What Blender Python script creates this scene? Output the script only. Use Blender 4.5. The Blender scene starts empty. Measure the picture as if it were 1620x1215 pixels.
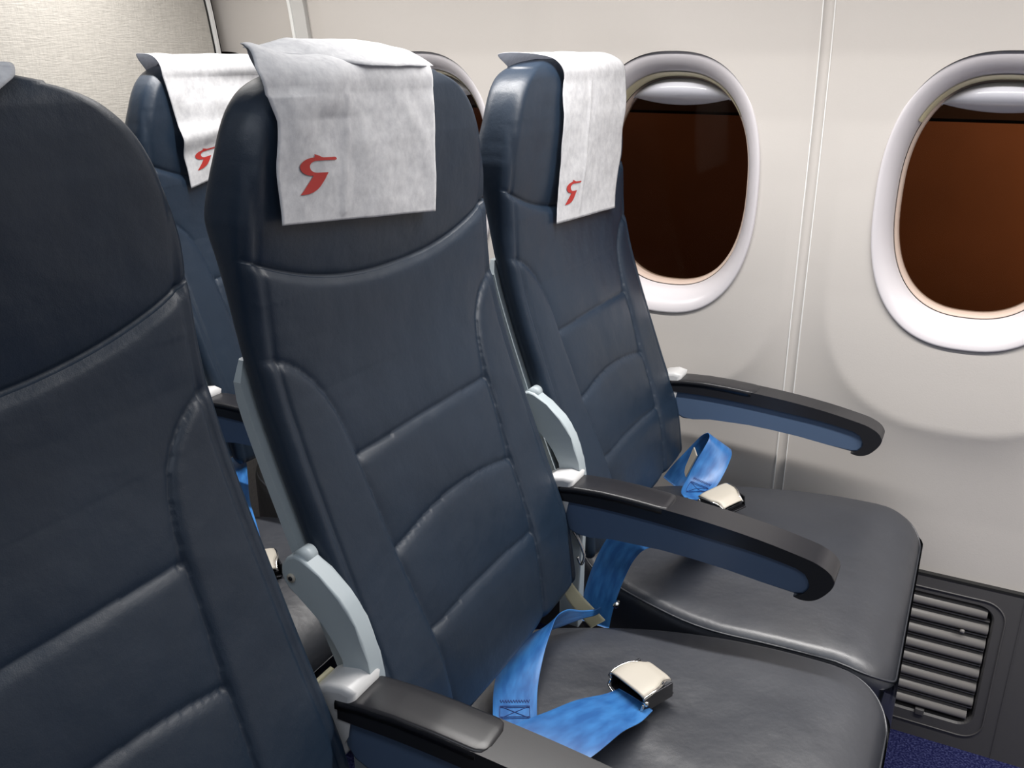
import bpy, bmesh, math, random
from mathutils import Vector, Matrix, noise
random.seed(4)
scn = bpy.context.scene
COL = scn.collection
PI = math.pi

# ------------------------------------------------------------------ camera
CZ = 1.2
cam_d = bpy.data.cameras.new('camera'); cam = bpy.data.objects.new('camera', cam_d); COL.objects.link(cam)
cam_d.sensor_width = 36.0; cam_d.lens = 36.0 * 1429 / 1620
cam_d.clip_start = 0.02; cam_d.clip_end = 200
cam.location = (0, 0, CZ)
cam.rotation_euler = (math.radians(90 - 20.07), 0, math.radians(27.4))
scn.camera = cam

# ------------------------------------------------------------------ view
scn.view_settings.view_transform = 'Standard'
scn.view_settings.look = 'None'
scn.view_settings.gamma = 1.0
scn.view_settings.use_curve_mapping = False
scn.view_settings.exposure = 0.0

# ------------------------------------------------------------------ world: night sky with sodium glow low down
w = bpy.data.worlds.new('night'); scn.world = w; w.use_nodes = True
bg = w.node_tree.nodes['Background']; bg.inputs[0].default_value = (0.03, 0.012, 0.006, 1); bg.inputs[1].default_value = 0.25

def area(name, loc, rot, sx, sy, power, color):
    d = bpy.data.lights.new(name, 'AREA'); d.shape = 'RECTANGLE'; d.size = sx; d.size_y = sy
    d.energy = power; d.color = color
    o = bpy.data.objects.new(name, d); COL.objects.link(o); o.location = loc; o.rotation_euler = rot
    return o
# light strip under the overhead bins, above the seats
strip = area('reading_strip_light', (0.32, 1.13, 1.585), (0, 0, 0), 3.55, 0.03, 35, (1.0, 0.97, 0.94))
strip.data.spread = math.radians(142)
# ceiling light panels over the aisle
area('aisle_ceiling_light', (0.2, -0.05, 2.13), (0, 0, 0), 3.0, 0.30, 12, (0.86, 0.92, 1.0))
# light over the opposite row
area('far_row_strip_light', (0.3, -1.35, 1.585), (0, 0, 0), 2.5, 0.05, 4, (0.80, 0.88, 1.0))

# ------------------------------------------------------------------ materials
def mat(name, color, rough=0.5, metal=0.0, spec=0.5, bump=None, mottled=None, coat=0.0, subsurf=0.0):
    """bump: list of (kind, scale, strength, distance); mottled: (scale, amount)"""
    m = bpy.data.materials.new(name); m.use_nodes = True
    nt = m.node_tree; N = nt.nodes; L = nt.links
    p = N['Principled BSDF']
    p.inputs['Base Color'].default_value = (*color, 1); p.inputs['Roughness'].default_value = rough
    p.inputs['Metallic'].default_value = metal; p.inputs['Specular IOR Level'].default_value = spec
    if coat: p.inputs['Coat Weight'].default_value = coat; p.inputs['Coat Roughness'].default_value = 0.25
    if subsurf: p.inputs['Subsurface Weight'].default_value = subsurf; p.inputs['Subsurface Radius'].default_value = (0.01, 0.01, 0.01)
    tc = N.new('ShaderNodeTexCoord')
    if mottled:
        n = N.new('ShaderNodeTexNoise'); n.inputs['Scale'].default_value = mottled[0]; n.inputs['Detail'].default_value = 5
        L.new(tc.outputs['Object'], n.inputs['Vector'])
        r = N.new('ShaderNodeMapRange'); r.inputs[1].default_value = 0.3; r.inputs[2].default_value = 0.7
        r.inputs[3].default_value = 1 - mottled[1]; r.inputs[4].default_value = 1 + mottled[1]
        L.new(n.outputs['Fac'], r.inputs[0])
        mx = N.new('ShaderNodeVectorMath'); mx.operation = 'SCALE'; mx.inputs[0].default_value = color
        L.new(r.outputs[0], mx.inputs['Scale']); L.new(mx.outputs[0], p.inputs['Base Color'])
        r2 = N.new('ShaderNodeMapRange'); r2.inputs[1].default_value = 0.3; r2.inputs[2].default_value = 0.7
        r2.inputs[3].default_value = rough * 0.93; r2.inputs[4].default_value = min(1, rough * 1.08)
        L.new(n.outputs['Fac'], r2.inputs[0]); L.new(r2.outputs[0], p.inputs['Roughness'])
    prev = None
    for b in (bump or []):
        kind, sc, st, dist = b
        if kind == 'noise':
            t = N.new('ShaderNodeTexNoise'); t.inputs['Scale'].default_value = sc; t.inputs['Detail'].default_value = 4; out = t.outputs['Fac']
        elif kind == 'voronoi':
            t = N.new('ShaderNodeTexVoronoi'); t.inputs['Scale'].default_value = sc; out = t.outputs['Distance']
        elif kind == 'stretch':
            mp = N.new('ShaderNodeMapping'); mp.inputs['Scale'].default_value = (1, 1, 0.22)
            t = N.new('ShaderNodeTexNoise'); t.inputs['Scale'].default_value = sc; out = t.outputs['Fac']
            L.new(tc.outputs['Object'], mp.inputs['Vector']); L.new(mp.outputs[0], t.inputs['Vector'])
        if kind != 'stretch': L.new(tc.outputs['Object'], t.inputs['Vector'])
        bn = N.new('ShaderNodeBump'); bn.inputs['Strength'].default_value = st; bn.inputs['Distance'].default_value = dist
        L.new(out, bn.inputs['Height'])
        if prev: L.new(prev.outputs[0], bn.inputs['Normal'])
        prev = bn
    if prev: L.new(prev.outputs[0], p.inputs['Normal'])
    return m

M = {}
M['leather'] = mat('navy_leather', (0.0095, 0.021, 0.040), 0.43, spec=0.5, mottled=(9, 0.10),
                   bump=[('noise', 22, 0.35, 0.005), ('voronoi', 900, 0.10, 0.0006)])
M['leather_seat'] = mat('worn_navy_leather', (0.020, 0.023, 0.031), 0.43, spec=0.62, mottled=(7, 0.12),
                   bump=[('noise', 14, 0.35, 0.008), ('voronoi', 900, 0.10, 0.0006)])
M['leather_seat'].node_tree.nodes['Principled BSDF'].inputs['IOR'].default_value = 1.75
M['wall'] = mat('wall_laminate', (0.60, 0.565, 0.53), 0.42, spec=0.4, bump=[('noise', 420, 0.12, 0.001)])
M['bezel'] = mat('window_bezel_plastic', (0.66, 0.63, 0.65), 0.28, spec=0.5)
M['cream'] = mat('cream_plastic', (0.80, 0.73, 0.48), 0.4)
M['seal'] = mat('inner_window_frame', (0.55, 0.43, 0.36), 0.4)
M['black'] = mat('black_gap', (0.01, 0.01, 0.01), 0.7)
M['shade'] = mat('window_shade_plastic', (0.55, 0.55, 0.60), 0.16, spec=0.6)
M['arm_black'] = mat('armrest_black_plastic', (0.016, 0.016, 0.019), 0.30, spec=0.5, bump=[('noise', 900, 0.08, 0.0004)])
M['arm_blue'] = mat('armrest_slate_blue_plastic', (0.085, 0.13, 0.215), 0.34, spec=0.45)
M['greyblue'] = mat('pale_grey_blue_plastic', (0.42, 0.48, 0.51), 0.42)
M['hinge'] = mat('hinge_white_plastic', (0.62, 0.62, 0.62), 0.32)
M['belt'] = None
M['stitch'] = mat('navy_thread', (0.010, 0.035, 0.16), 0.6)
M['chrome'] = mat('polished_metal', (0.80, 0.77, 0.72), 0.12, metal=1.0)
M['satin'] = mat('satin_metal', (0.52, 0.48, 0.41), 0.5, metal=0.1)
M['dark_metal'] = mat('dark_metal', (0.03, 0.03, 0.035), 0.3, metal=0.7)
M['dado'] = mat('dado_grey_plastic', (0.09, 0.087, 0.087), 0.5, bump=[('noise', 500, 0.1, 0.0006)])
M['slat'] = mat('grille_slat_plastic', (0.22, 0.21, 0.20), 0.36)
M['red'] = mat('red_print', (0.44, 0.028, 0.022), 0.6)
M['trim'] = mat('panel_trim', (0.60, 0.59, 0.57), 0.35)
M['trimwhite'] = mat('white_edge_strip', (0.9, 0.9, 0.88), 0.3)
M['ceil'] = mat('ceiling_panel', (0.6, 0.6, 0.6), 0.5)
M['apron'] = mat('wet_apron', (0.05, 0.045, 0.04), 0.6, mottled=(0.4, 0.3))
M['facade'] = mat('hangar_cladding', (0.30, 0.20, 0.14), 0.7, mottled=(0.25, 0.4))

def belt_mat():
    m = bpy.data.materials.new('blue_webbing'); m.use_nodes = True
    nt = m.node_tree; N = nt.nodes; L = nt.links; p = N['Principled BSDF']
    p.inputs['Roughness'].default_value = 0.36; p.inputs['Specular IOR Level'].default_value = 0.6
    uv = N.new('ShaderNodeUVMap')
    mp = N.new('ShaderNodeMapping'); mp.inputs['Scale'].default_value = (2.2, 0.55, 1)
    n = N.new('ShaderNodeTexNoise'); n.inputs['Scale'].default_value = 2.6; n.inputs['Detail'].default_value = 2
    L.new(uv.outputs[0], mp.inputs[0]); L.new(mp.outputs[0], n.inputs['Vector'])
    r = N.new('ShaderNodeValToRGB'); e = r.color_ramp.elements
    e[0].position = 0.35; e[0].color = (0.020, 0.105, 0.32, 1); e[1].position = 0.68; e[1].color = (0.040, 0.185, 0.47, 1)
    L.new(n.outputs['Fac'], r.inputs[0]); L.new(r.outputs[0], p.inputs['Base Color'])
    wv = N.new('ShaderNodeTexWave'); wv.inputs['Scale'].default_value = 150; wv.bands_direction = 'DIAGONAL'
    L.new(uv.outputs[0], wv.inputs['Vector'])
    b = N.new('ShaderNodeBump'); b.inputs['Strength'].default_value = 0.06; b.inputs['Distance'].default_value = 0.0004
    L.new(wv.outputs['Fac'], b.inputs['Height']); L.new(b.outputs[0], p.inputs['Normal'])
    return m
M['belt'] = belt_mat()

def cloth_mat():
    m = bpy.data.materials.new('white_nonwoven_cloth'); m.use_nodes = True
    nt = m.node_tree; N = nt.nodes; L = nt.links; p = N['Principled BSDF']
    tc = N.new('ShaderNodeTexCoord')
    n = N.new('ShaderNodeTexNoise'); n.inputs['Scale'].default_value = 110; n.inputs['Detail'].default_value = 8; n.inputs['Roughness'].default_value = 0.7
    L.new(tc.outputs['Object'], n.inputs['Vector'])
    r = N.new('ShaderNodeValToRGB'); e = r.color_ramp.elements
    e[0].position = 0.32; e[0].color = (0.60, 0.60, 0.62, 1); e[1].position = 0.65; e[1].color = (0.80, 0.80, 0.81, 1)
    L.new(n.outputs['Fac'], r.inputs[0]); L.new(r.outputs[0], p.inputs['Base Color'])
    p.inputs['Roughness'].default_value = 0.75; p.inputs['Specular IOR Level'].default_value = 0.25
    b = N.new('ShaderNodeBump'); b.inputs['Strength'].default_value = 0.25; b.inputs['Distance'].default_value = 0.001
    L.new(n.outputs['Fac'], b.inputs['Height'])
    n2 = N.new('ShaderNodeTexNoise'); n2.inputs['Scale'].default_value = 11; n2.inputs['Detail'].default_value = 2
    L.new(tc.outputs['Object'], n2.inputs['Vector'])
    b2 = N.new('ShaderNodeBump'); b2.inputs['Strength'].default_value = 0.32; b2.inputs['Distance'].default_value = 0.012
    L.new(n2.outputs['Fac'], b2.inputs['Height']); L.new(b.outputs[0], b2.inputs['Normal'])
    L.new(b2.outputs[0], p.inputs['Normal'])
    tr = N.new('ShaderNodeBsdfTranslucent'); tr.inputs[0].default_value = (0.75, 0.78, 0.85, 1)
    mx = N.new('ShaderNodeMixShader'); mx.inputs[0].default_value = 0.22
    L.new(p.outputs[0], mx.inputs[1]); L.new(tr.outputs[0], mx.inputs[2])
    L.new(mx.outputs[0], N['Material Output'].inputs[0])
    return m
M['cloth'] = cloth_mat()

def fabric_wall_mat():
    m = mat('bulkhead_woven_fabric', (0.62, 0.60, 0.55), 0.6)
    nt = m.node_tree; N = nt.nodes; L = nt.links; p = N['Principled BSDF']
    tc = N.new('ShaderNodeTexCoord')
    outs = []
    for sc in ((1, 60, 420), (1, 420, 60)):
        mp = N.new('ShaderNodeMapping'); mp.inputs['Scale'].default_value = sc
        n = N.new('ShaderNodeTexNoise'); n.inputs['Scale'].default_value = 1.0; n.inputs['Detail'].default_value = 3
        L.new(tc.outputs['Object'], mp.inputs[0]); L.new(mp.outputs[0], n.inputs['Vector']); outs.append(n.outputs['Fac'])
    a = N.new('ShaderNodeMath'); a.operation = 'ADD'; L.new(outs[0], a.inputs[0]); L.new(outs[1], a.inputs[1])
    r = N.new('ShaderNodeMapRange'); r.inputs[1].default_value = 0.7; r.inputs[2].default_value = 1.3; r.inputs[3].default_value = 0.88; r.inputs[4].default_value = 1.08
    L.new(a.outputs[0], r.inputs[0])
    v = N.new('ShaderNodeVectorMath'); v.operation = 'SCALE'; v.inputs[0].default_value = (0.53, 0.505, 0.46)
    L.new(r.outputs[0], v.inputs['Scale']); L.new(v.outputs[0], p.inputs['Base Color'])
    b = N.new('ShaderNodeBump'); b.inputs['Strength'].default_value = 0.35; b.inputs['Distance'].default_value = 0.002
    L.new(a.outputs[0], b.inputs['Height']); L.new(b.outputs[0], p.inputs['Normal'])
    return m
M['bulk'] = fabric_wall_mat()

def carpet_mat():
    m = mat('navy_carpet', (0.012, 0.014, 0.07), 0.95, spec=0.1)
    nt = m.node_tree; N = nt.nodes; L = nt.links; p = N['Principled BSDF']
    tc = N.new('ShaderNodeTexCoord'); n = N.new('ShaderNodeTexNoise'); n.inputs['Scale'].default_value = 260; n.inputs['Detail'].default_value = 3
    L.new(tc.outputs['Object'], n.inputs['Vector'])
    r = N.new('ShaderNodeValToRGB'); e = r.color_ramp.elements
    e[0].position = 0.45; e[0].color = (0.010, 0.012, 0.06, 1); e[1].position = 0.78; e[1].color = (0.08, 0.09, 0.22, 1)
    L.new(n.outputs['Fac'], r.inputs[0]); L.new(r.outputs[0], p.inputs['Base Color'])
    b = N.new('ShaderNodeBump'); b.inputs['Strength'].default_value = 0.8; b.inputs['Distance'].default_value = 0.004
    L.new(n.outputs['Fac'], b.inputs['Height']); L.new(b.outputs[0], p.inputs['Normal'])
    return m
M['carpet'] = carpet_mat()

def glass_mat():
    m = bpy.data.materials.new('cabin_window_glass'); m.use_nodes = True
    nt = m.node_tree; N = nt.nodes; L = nt.links; N.remove(N['Principled BSDF'])
    t = N.new('ShaderNodeBsdfTransparent'); t.inputs[0].default_value = (0.9, 0.86, 0.82, 1)
    g = N.new('ShaderNodeBsdfGlossy'); g.inputs['Roughness'].default_value = 0.08; g.inputs[0].default_value = (0.8, 0.8, 0.8, 1)
    f = N.new('ShaderNodeFresnel'); f.inputs[0].default_value = 1.15
    mx = N.new('ShaderNodeMixShader'); L.new(f.outputs[0], mx.inputs[0]); L.new(t.outputs[0], mx.inputs[1]); L.new(g.outputs[0], mx.inputs[2])
    L.new(mx.outputs[0], N['Material Output'].inputs[0])
    return m
M['glass'] = glass_mat()

# ------------------------------------------------------------------ helpers
def mesh_obj(name, verts, faces, m, parent=None, smooth=True, uvs=None):
    me = bpy.data.meshes.new(name); me.from_pydata([tuple(v) for v in verts], [], faces); me.update()
    if smooth:
        me.polygons.foreach_set('use_smooth', [True] * len(me.polygons))
    if uvs:
        l = me.uv_layers.new(name='UVMap')
        for lp in me.loops: l.data[lp.index].uv = uvs[lp.vertex_index]
    me.materials.append(m)
    o = bpy.data.objects.new(name, me); COL.objects.link(o)
    if parent: o.parent = parent
    return o

def bm_obj(name, bm, m, parent=None, smooth=True):
    bmesh.ops.recalc_face_normals(bm, faces=bm.faces)
    me = bpy.data.meshes.new(name); bm.to_mesh(me); bm.free()
    if smooth: me.polygons.foreach_set('use_smooth', [True] * len(me.polygons))
    me.materials.append(m)
    o = bpy.data.objects.new(name, me); COL.objects.link(o)
    if parent: o.parent = parent
    return o

def wnorm(o):
    md = o.modifiers.new('wn', 'WEIGHTED_NORMAL'); md.keep_sharp = True; md.weight = 80

def box_bm(bm, x0, x1, y0, y1, z0, z1, mtx=None, bev=0.0, seg=2):
    r = bmesh.ops.create_cube(bm, size=1.0); vs = r['verts']
    for v in vs:
        v.co = Vector(((x0 + x1) / 2 + v.co.x * (x1 - x0), (y0 + y1) / 2 + v.co.y * (y1 - y0), (z0 + z1) / 2 + v.co.z * (z1 - z0)))
        if mtx: v.co = mtx @ v.co
    if bev:
        es = list({e for v in vs for e in v.link_edges})
        bmesh.ops.bevel(bm, geom=es, offset=bev, segments=seg, profile=0.5, affect='EDGES')

def box(name, x0, x1, y0, y1, z0, z1, m, parent=None, bev=0.0, mtx=None):
    bm = bmesh.new(); box_bm(bm, x0, x1, y0, y1, z0, z1, mtx, bev)
    o = bm_obj(name, bm, m, parent, smooth=bev > 0)
    if bev: wnorm(o)
    return o

def catmull(pts, n, closed=False):
    P = [Vector(p) for p in pts]; out = []
    k = len(P); segs = k if closed else k - 1
    for i in range(segs):
        p0 = P[(i - 1) % k] if (closed or i > 0) else P[0] * 2 - P[1]
        p1 = P[i]; p2 = P[(i + 1) % k]
        p3 = P[(i + 2) % k] if (closed or i + 2 < k) else P[-1] * 2 - P[-2]
        for j in range(n):
            t = j / n
            out.append(0.5 * ((2 * p1) + (p2 - p0) * t + (2 * p0 - 5 * p1 + 4 * p2 - p3) * t * t + (3 * p1 - p0 - 3 * p2 + p3) * t ** 3))
    if not closed: out.append(P[-1])
    return out

def prism_xz(name, pts, y0, y1, m, parent=None, bev=0.004, seg=3, smooth_pts=0, sm_closed=True):
    """closed outline in (x,z), extruded along y"""
    if smooth_pts:
        pts = [(p.x, p.y) for p in catmull([(a, b, 0) for a, b in pts], smooth_pts, closed=True)]
    bm = bmesh.new()
    a = [bm.verts.new((x, y0, z)) for x, z in pts]; b = [bm.verts.new((x, y1, z)) for x, z in pts]
    n = len(pts)
    fa = bm.faces.new(a); fb = bm.faces.new(b[::-1])
    for i in range(n): bm.faces.new((a[i], b[i], b[(i + 1) % n], a[(i + 1) % n]))
    if bev:
        es = [e for e in bm.edges if (e in fa.edges or e in fb.edges)]
        bmesh.ops.bevel(bm, geom=list(set(es)), offset=bev, segments=seg, profile=0.5, affect='EDGES', clamp_overlap=True)
    o = bm_obj(name, bm, m, parent)
    for p_ in o.data.polygons:
        if len(p_.vertices) > 8: p_.use_smooth = False
    wnorm(o)
    return o

def tube(name, pts, r, m, parent=None, sides=10, n=6, closed=False):
    P = catmull(pts, n, closed) if n > 1 else [Vector(p) for p in pts]
    V = []; F = []; k = len(P); up = None
    for i, p in enumerate(P):
        if closed: t = (P[(i + 1) % k] - P[i - 1]).normalized()
        else: t = (P[min(i + 1, k - 1)] - P[max(i - 1, 0)]).normalized()
        if up is None:
            up = t.orthogonal().normalized()
        up = (up - t * up.dot(t)).normalized(); s = t.cross(up)
        for j in range(sides):
            a = 2 * PI * j / sides; V.append(p + (up * math.cos(a) + s * math.sin(a)) * r)
    for i in range(k if closed else k - 1):
        for j in range(sides):
            a = i * sides + j; b = i * sides + (j + 1) % sides
            c = ((i + 1) % k) * sides + (j + 1) % sides; d = ((i + 1) % k) * sides + j
            F.append((a, b, c, d))
    if not closed:
        F.append(tuple(range(sides))[::-1]); F.append(tuple((k - 1) * sides + j for j in range(sides)))
    return mesh_obj(name, V, F, m, parent)

def empty(name, loc, label, cat, group=None):
    o = bpy.data.objects.new(name, None); COL.objects.link(o); o.location = loc
    o.empty_display_size = 0.05
    o['label'] = label; o['category'] = cat
    if group: o['group'] = group
    return o

def struct(o, label=None):
    o['kind'] = 'structure'
    if label: o['label'] = label
    return o

def sm(x, a, b):
    t = max(0.0, min(1.0, (x - a) / (b - a))); return t * t * (3 - 2 * t)

def lerp_tab(tab, x):
    if x <= tab[0][0]: return tab[0][1]
    for (a, b), (c, d) in zip(tab, tab[1:]):
        if x <= c: return b + (d - b) * (x - a) / (c - a)
    return tab[-1][1]

# ------------------------------------------------------------------ cabin shell
WX = [-1.009 - 0.507, -1.009, -0.502, 0.005, 0.512, 1.019]      # window centres along the wall
WZ = 0.979; RA, RB = 0.160, 0.226                        # bezel half sizes
SEAMS = [-1.271, -0.257, 0.757]
def base_wall(z):
    return lerp_tab([(0.0, 1.574), (0.34, 1.574), (0.45, 1.579), (0.60, 1.582), (0.9, 1.582), (1.05, 1.580), (1.2, 1.571), (1.3, 1.556), (1.45, 1.515), (1.62, 1.45)], z)
def dish(x, z):
    """mask of the raised moulded panel round each window"""
    best = 0
    for xc in WX[1:]:
        u = abs(x - xc) / 0.222
        if z > 0.86: d = (1 - u) * 0.222
        else:
            v = (0.86 - z) / 0.255
            q = (u ** 2.5 + v ** 2.5) ** (1 / 2.5)
            d = (1 - q) * 0.235
        s = 1.0 if d > 0.004 else math.exp((d - 0.004) / 0.062) if d < -0.004 else 0.5 * (1 + math.exp(-0.008 / 0.062)) + (d / 0.004) * 0.5 * (1 - math.exp(-0.008 / 0.062))
        best = max(best, s)
    return best
def wall_y(x, z):
    # the U-shaped panel stands proud of the strip between windows
    dd = dish(x, z)
    y_in = lerp_tab([(0.58, 1.557), (0.70, 1.560), (0.82, 1.562), (1.0, 1.562), (1.1, 1.560), (1.2, 1.553), (1.3, 1.538), (1.45, 1.497), (1.62, 1.432)], z)
    y = base_wall(z) - 0.006
    y = y + (y_in - y) * dd
    for s in SEAMS:
        if abs(x - s) < 0.0085: y += 0.003
    return y

def superell(a, b, n, k):
    out = []
    for i in range(k):
        t = 2 * PI * i / k; c = math.cos(t); s = math.sin(t)
        out.append((a * math.copysign(abs(c) ** (2 / n), c), b * math.copysign(abs(s) ** (2 / n), s)))
    return out
NEXP = 2.45
def in_win(x, z, k):
    for xc in WX:
        if (abs(x - xc) / (RA * k)) ** NEXP + (abs(z - WZ) / (RB * k)) ** NEXP < 1: return True
    return False

def build_wall():
    xs = []
    x = -1.52
    while x < 1.25: xs.append(round(x, 4)); x += 0.006
    for s in SEAMS:
        xs = [v for v in xs if abs(v - s) > 0.0105]
        xs += [s - 0.0095, s - 0.0085, s - 0.0080, s, s + 0.0080, s + 0.0085, s + 0.0095]
    xs.sort()
    zs = [0.342 + 0.0075 * i for i in range(int((1.60 - 0.342) / 0.0075) + 1)]
    V = []; F = []
    for z in zs:
        for x in xs: V.append((x, wall_y(x, z), z))
    nx = len(xs)
    for j in range(len(zs) - 1):
        for i in range(nx - 1):
            cx = (xs[i] + xs[i + 1]) / 2; cz = (zs[j] + zs[j + 1]) / 2
            if in_win(cx, cz, 1.0): continue
            a = j * nx + i
            F.append((a, a + 1, a + nx + 1, a + nx))
    cnt = {}
    for f in F:
        for q in range(4):
            e_ = tuple(sorted((f[q], f[(q + 1) % 4]))); cnt[e_] = cnt.get(e_, 0) + 1
    for e_, c_ in cnt.items():
        if c_ != 1: continue
        for vi in e_:
            x, y, z = V[vi]
            for xc in WX:
                q = ((abs(x - xc) / RA) ** NEXP + (abs(z - WZ) / RB) ** NEXP) ** (1 / NEXP)
                if 0.85 < q < 1.12 and abs(q - 1) > 1e-5:
                    nx_, nz_ = xc + (x - xc) / q, WZ + (z - WZ) / q
                    V[vi] = (nx_, wall_y(nx_, nz_), nz_)
    o = mesh_obj('wall_right', V, F, M['wall'])
    md = o.modifiers.new('thick', 'SOLIDIFY'); md.thickness = 0.006; md.offset = -1; md.use_rim = False
    struct(o)
    return o
build_wall()

def ring_mesh(name, rings, m, parent, xc=0.0, flip=False):
    """rings: list of (a, b, y) superellipse rings joined as a surface, centred at (xc, WZ)"""
    k = 120; V = []; F = []
    for (a, b, y, zo) in rings:
        for (px, pz) in superell(a, b, NEXP, k): V.append((xc + px, y, WZ + zo + pz))
    for r in range(len(rings) - 1):
        for i in range(k):
            q = (r * k + i, r * k + (i + 1) % k, (r + 1) * k + (i + 1) % k, (r + 1) * k + i)
            F.append(q)
    return mesh_obj(name, V, F, m, parent)

def build_window(i, xc):
    yw = wall_y(xc + 0.20, WZ)
    root = bpy.data.objects.new('window_%d' % i, None); COL.objects.link(root); struct(root)
    # outer bezel: thin proud lip, then a concave funnel going outboard
    r = []
    r.append((RA + 0.001, RB + 0.001, yw + 0.004, 0))
    r.append((RA + 0.001, RB + 0.001, yw - 0.0035, 0))
    r.append((RA - 0.0005, RB - 0.0005, yw - 0.005, 0))
    r.append((RA - 0.0025, RB - 0.0030, yw - 0.0048, 0))
    for t in (0.1, 0.2, 0.32, 0.44, 0.56, 0.68, 0.8, 0.9, 1.0):
        a = RA - 0.003 - 0.024 * math.sin(t * PI / 2) ** 1.2
        b = RB - 0.004 - 0.036 * math.sin(t * PI / 2) ** 1.2
        r.append((a, b, yw - 0.0045 + 0.052 * (1 - math.cos(t * PI / 2)) ** 0.9, 0))
    fr = ring_mesh('window_frame', r, M['bezel'], root, xc)
    y1 = yw + 0.0475
    a1, b1 = RA - 0.027, RB - 0.040
    # dark gap, second inner frame
    ring_mesh('gap_seal', [(a1, b1, y1, 0), (a1 - 0.001, b1 - 0.001, y1 + 0.004, 0)], M['black'], root, xc)
    ring_mesh('inner_frame', [(a1 - 0.001, b1 - 0.001, y1 + 0.002, 0), (a1 - 0.004, b1 - 0.004, y1 + 0.003, 0), (a1 - 0.006, b1 - 0.006, y1 + 0.012, 0), (a1 - 0.0065, b1 - 0.0065, y1 + 0.030, 0)], M['seal'], root, xc)
    # glass pane
    k = 120; V = []; a2, b2 = a1 - 0.0055, b1 - 0.0055
    for y in (y1 + 0.022, y1 + 0.026):
        for (px, pz) in superell(a2, b2, NEXP, k): V.append((xc + px, y, WZ + pz))
    F = [tuple(range(k)), tuple(range(2 * k - 1, k - 1, -1))] + [(j, k + j, k + (j + 1) % k, (j + 1) % k) for j in range(k)]
    mesh_obj('pane', V, F, M['glass'], root, smooth=False)
    # pulled-up window shade: only its lens-shaped handle lip hangs in view
    V = []; F = []; nx, nz = 48, 22
    for q in range(nz + 1):
        t = q / nz
        for p in range(nx + 1):
            s = -1 + 2 * p / nx
            zt = WZ + (b1 - .006) * (1 - (0.70 * abs(s)) ** NEXP) ** (1 / NEXP) + 0.003
            zb = WZ + b1 - 0.0495 + 0.012 * s * s
            zb = min(zb, zt - 0.0005)
            z = zt + (zb - zt) * t
            bulge = 0.024 * math.sin(PI * t ** 0.8) ** 0.9 * (1 - abs(s) ** 2.2)
            V.append((xc + s * 0.70 * (a1 - .006), y1 + 0.006 - bulge, z))
    for q in range(nz):
        for p in range(nx):
            a = q * (nx + 1) + p; F.append((a, a + 1, a + nx + 2, a + nx + 1))
    sh = mesh_obj('shade_handle', V, F, M['shade'], root)
    md = sh.modifiers.new('s', 'SOLIDIFY'); md.thickness = 0.003; md.offset = 1
    # cream liner in the upper inner part of the reveal
    V = []; F = []; nx = 48; nq = 8
    for q in range(nq + 1):
        t = 0.62 + 0.37 * q / nq
        a = RA - 0.003 - 0.024 * math.sin(t * PI / 2) ** 1.2
        b = RB - 0.004 - 0.036 * math.sin(t * PI / 2) ** 1.2
        yy = yw - 0.0045 + 0.052 * (1 - math.cos(t * PI / 2)) ** 0.9 - 0.0012
        for p in range(nx + 1):
            th = PI * (0.20 + 0.60 * p / nx); c = math.cos(th); s = math.sin(th)
            off = 0.0010
            V.append((xc + (a - off) * math.copysign(abs(c) ** (2 / NEXP), c), yy, WZ + (b - off) * s ** (2 / NEXP)))
    for q in range(nq):
        for p in range(nx):
            a = q * (nx + 1) + p; F.append((a, a + 1, a + nx + 2, a + nx + 1))
    mesh_obj('reveal_liner', V, F, M['cream'], root)
    return root
for i, xc in enumerate(WX[1:5]):
    build_window(i + 1, xc)

# panel joint strips on the sidewall
def vstrip(name, x0, x1, proud, m, z0=0.345, z1=1.595):
    V = []; F = []; n = 40
    for i in range(n + 1):
        z = z0 + (z1 - z0) * i / n
        yb = wall_y((x0 + x1) / 2, z)
        for (x, y) in ((x0, yb + 0.004), (x0, yb - proud), (x1, yb - proud), (x1, yb + 0.004)):
            V.append((x, y, z))
    for i in range(n):
        for j in range(4):
            a = i * 4 + j; b = i * 4 + (j + 1) % 4
            F.append((a, b, b + 4, a + 4))
    F.append((0, 1, 2, 3)); F.append(tuple(n * 4 + j for j in (3, 2, 1, 0)))
    return struct(mesh_obj(name, V, F, m, smooth=False))
vstrip('trim_1', -0.2665, -0.2650, 0.0012, M['trimwhite'])
vstrip('trim_2', -0.2490, -0.2475, 0.0012, M['trimwhite'])
vstrip('trim_3', -1.302, -1.295, 0.014, M['trimwhite'])
vstrip('trim_4', -1.295, -1.264, 0.010, M['trim'])

# bulkhead behind the last row, its edge follows the wall
V = [(-1.5, -2.0, 0.0)]; zs = [0.0 + 0.05 * i for i in range(44)]
ys = [(base_wall(z) - 0.045 if z < 1.6 else 1.40) for z in zs]
V = []; F = []
for z, y in zip(zs, ys):
    V += [(-1.50, -1.75, z), (-1.50, y, z), (-1.53, y, z), (-1.53, -1.75, z)]
for i in range(len(zs) - 1):
    for j in range(4):
        a = i * 4 + j; b = i * 4 + (j + 1) % 4; F.append((a, b, b + 4, a + 4))
struct(mesh_obj('wall_rear', V, F, M['bulk'], smooth=False))
def edge_strip(name, y_off0, y_off1, x, th, m):
    V = []; F = []
    zz = [0.35 + 0.03 * i for i in range(42)]
    for z in zz:
        y = base_wall(z) - 0.045
        V += [(x, y + y_off0, z), (x, y + y_off1, z), (x + th, y + y_off1, z), (x + th, y + y_off0, z)]
    for i in range(len(zz) - 1):
        for j in range(4):
            a = i * 4 + j; b = i * 4 + (j + 1) % 4; F.append((a, b, b + 4, a + 4))
    struct(mesh_obj(name, V, F, m, smooth=False))
edge_strip('trim_5', -0.003, 0.0005, -1.5000, 0.0015, M['black'])
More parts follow.
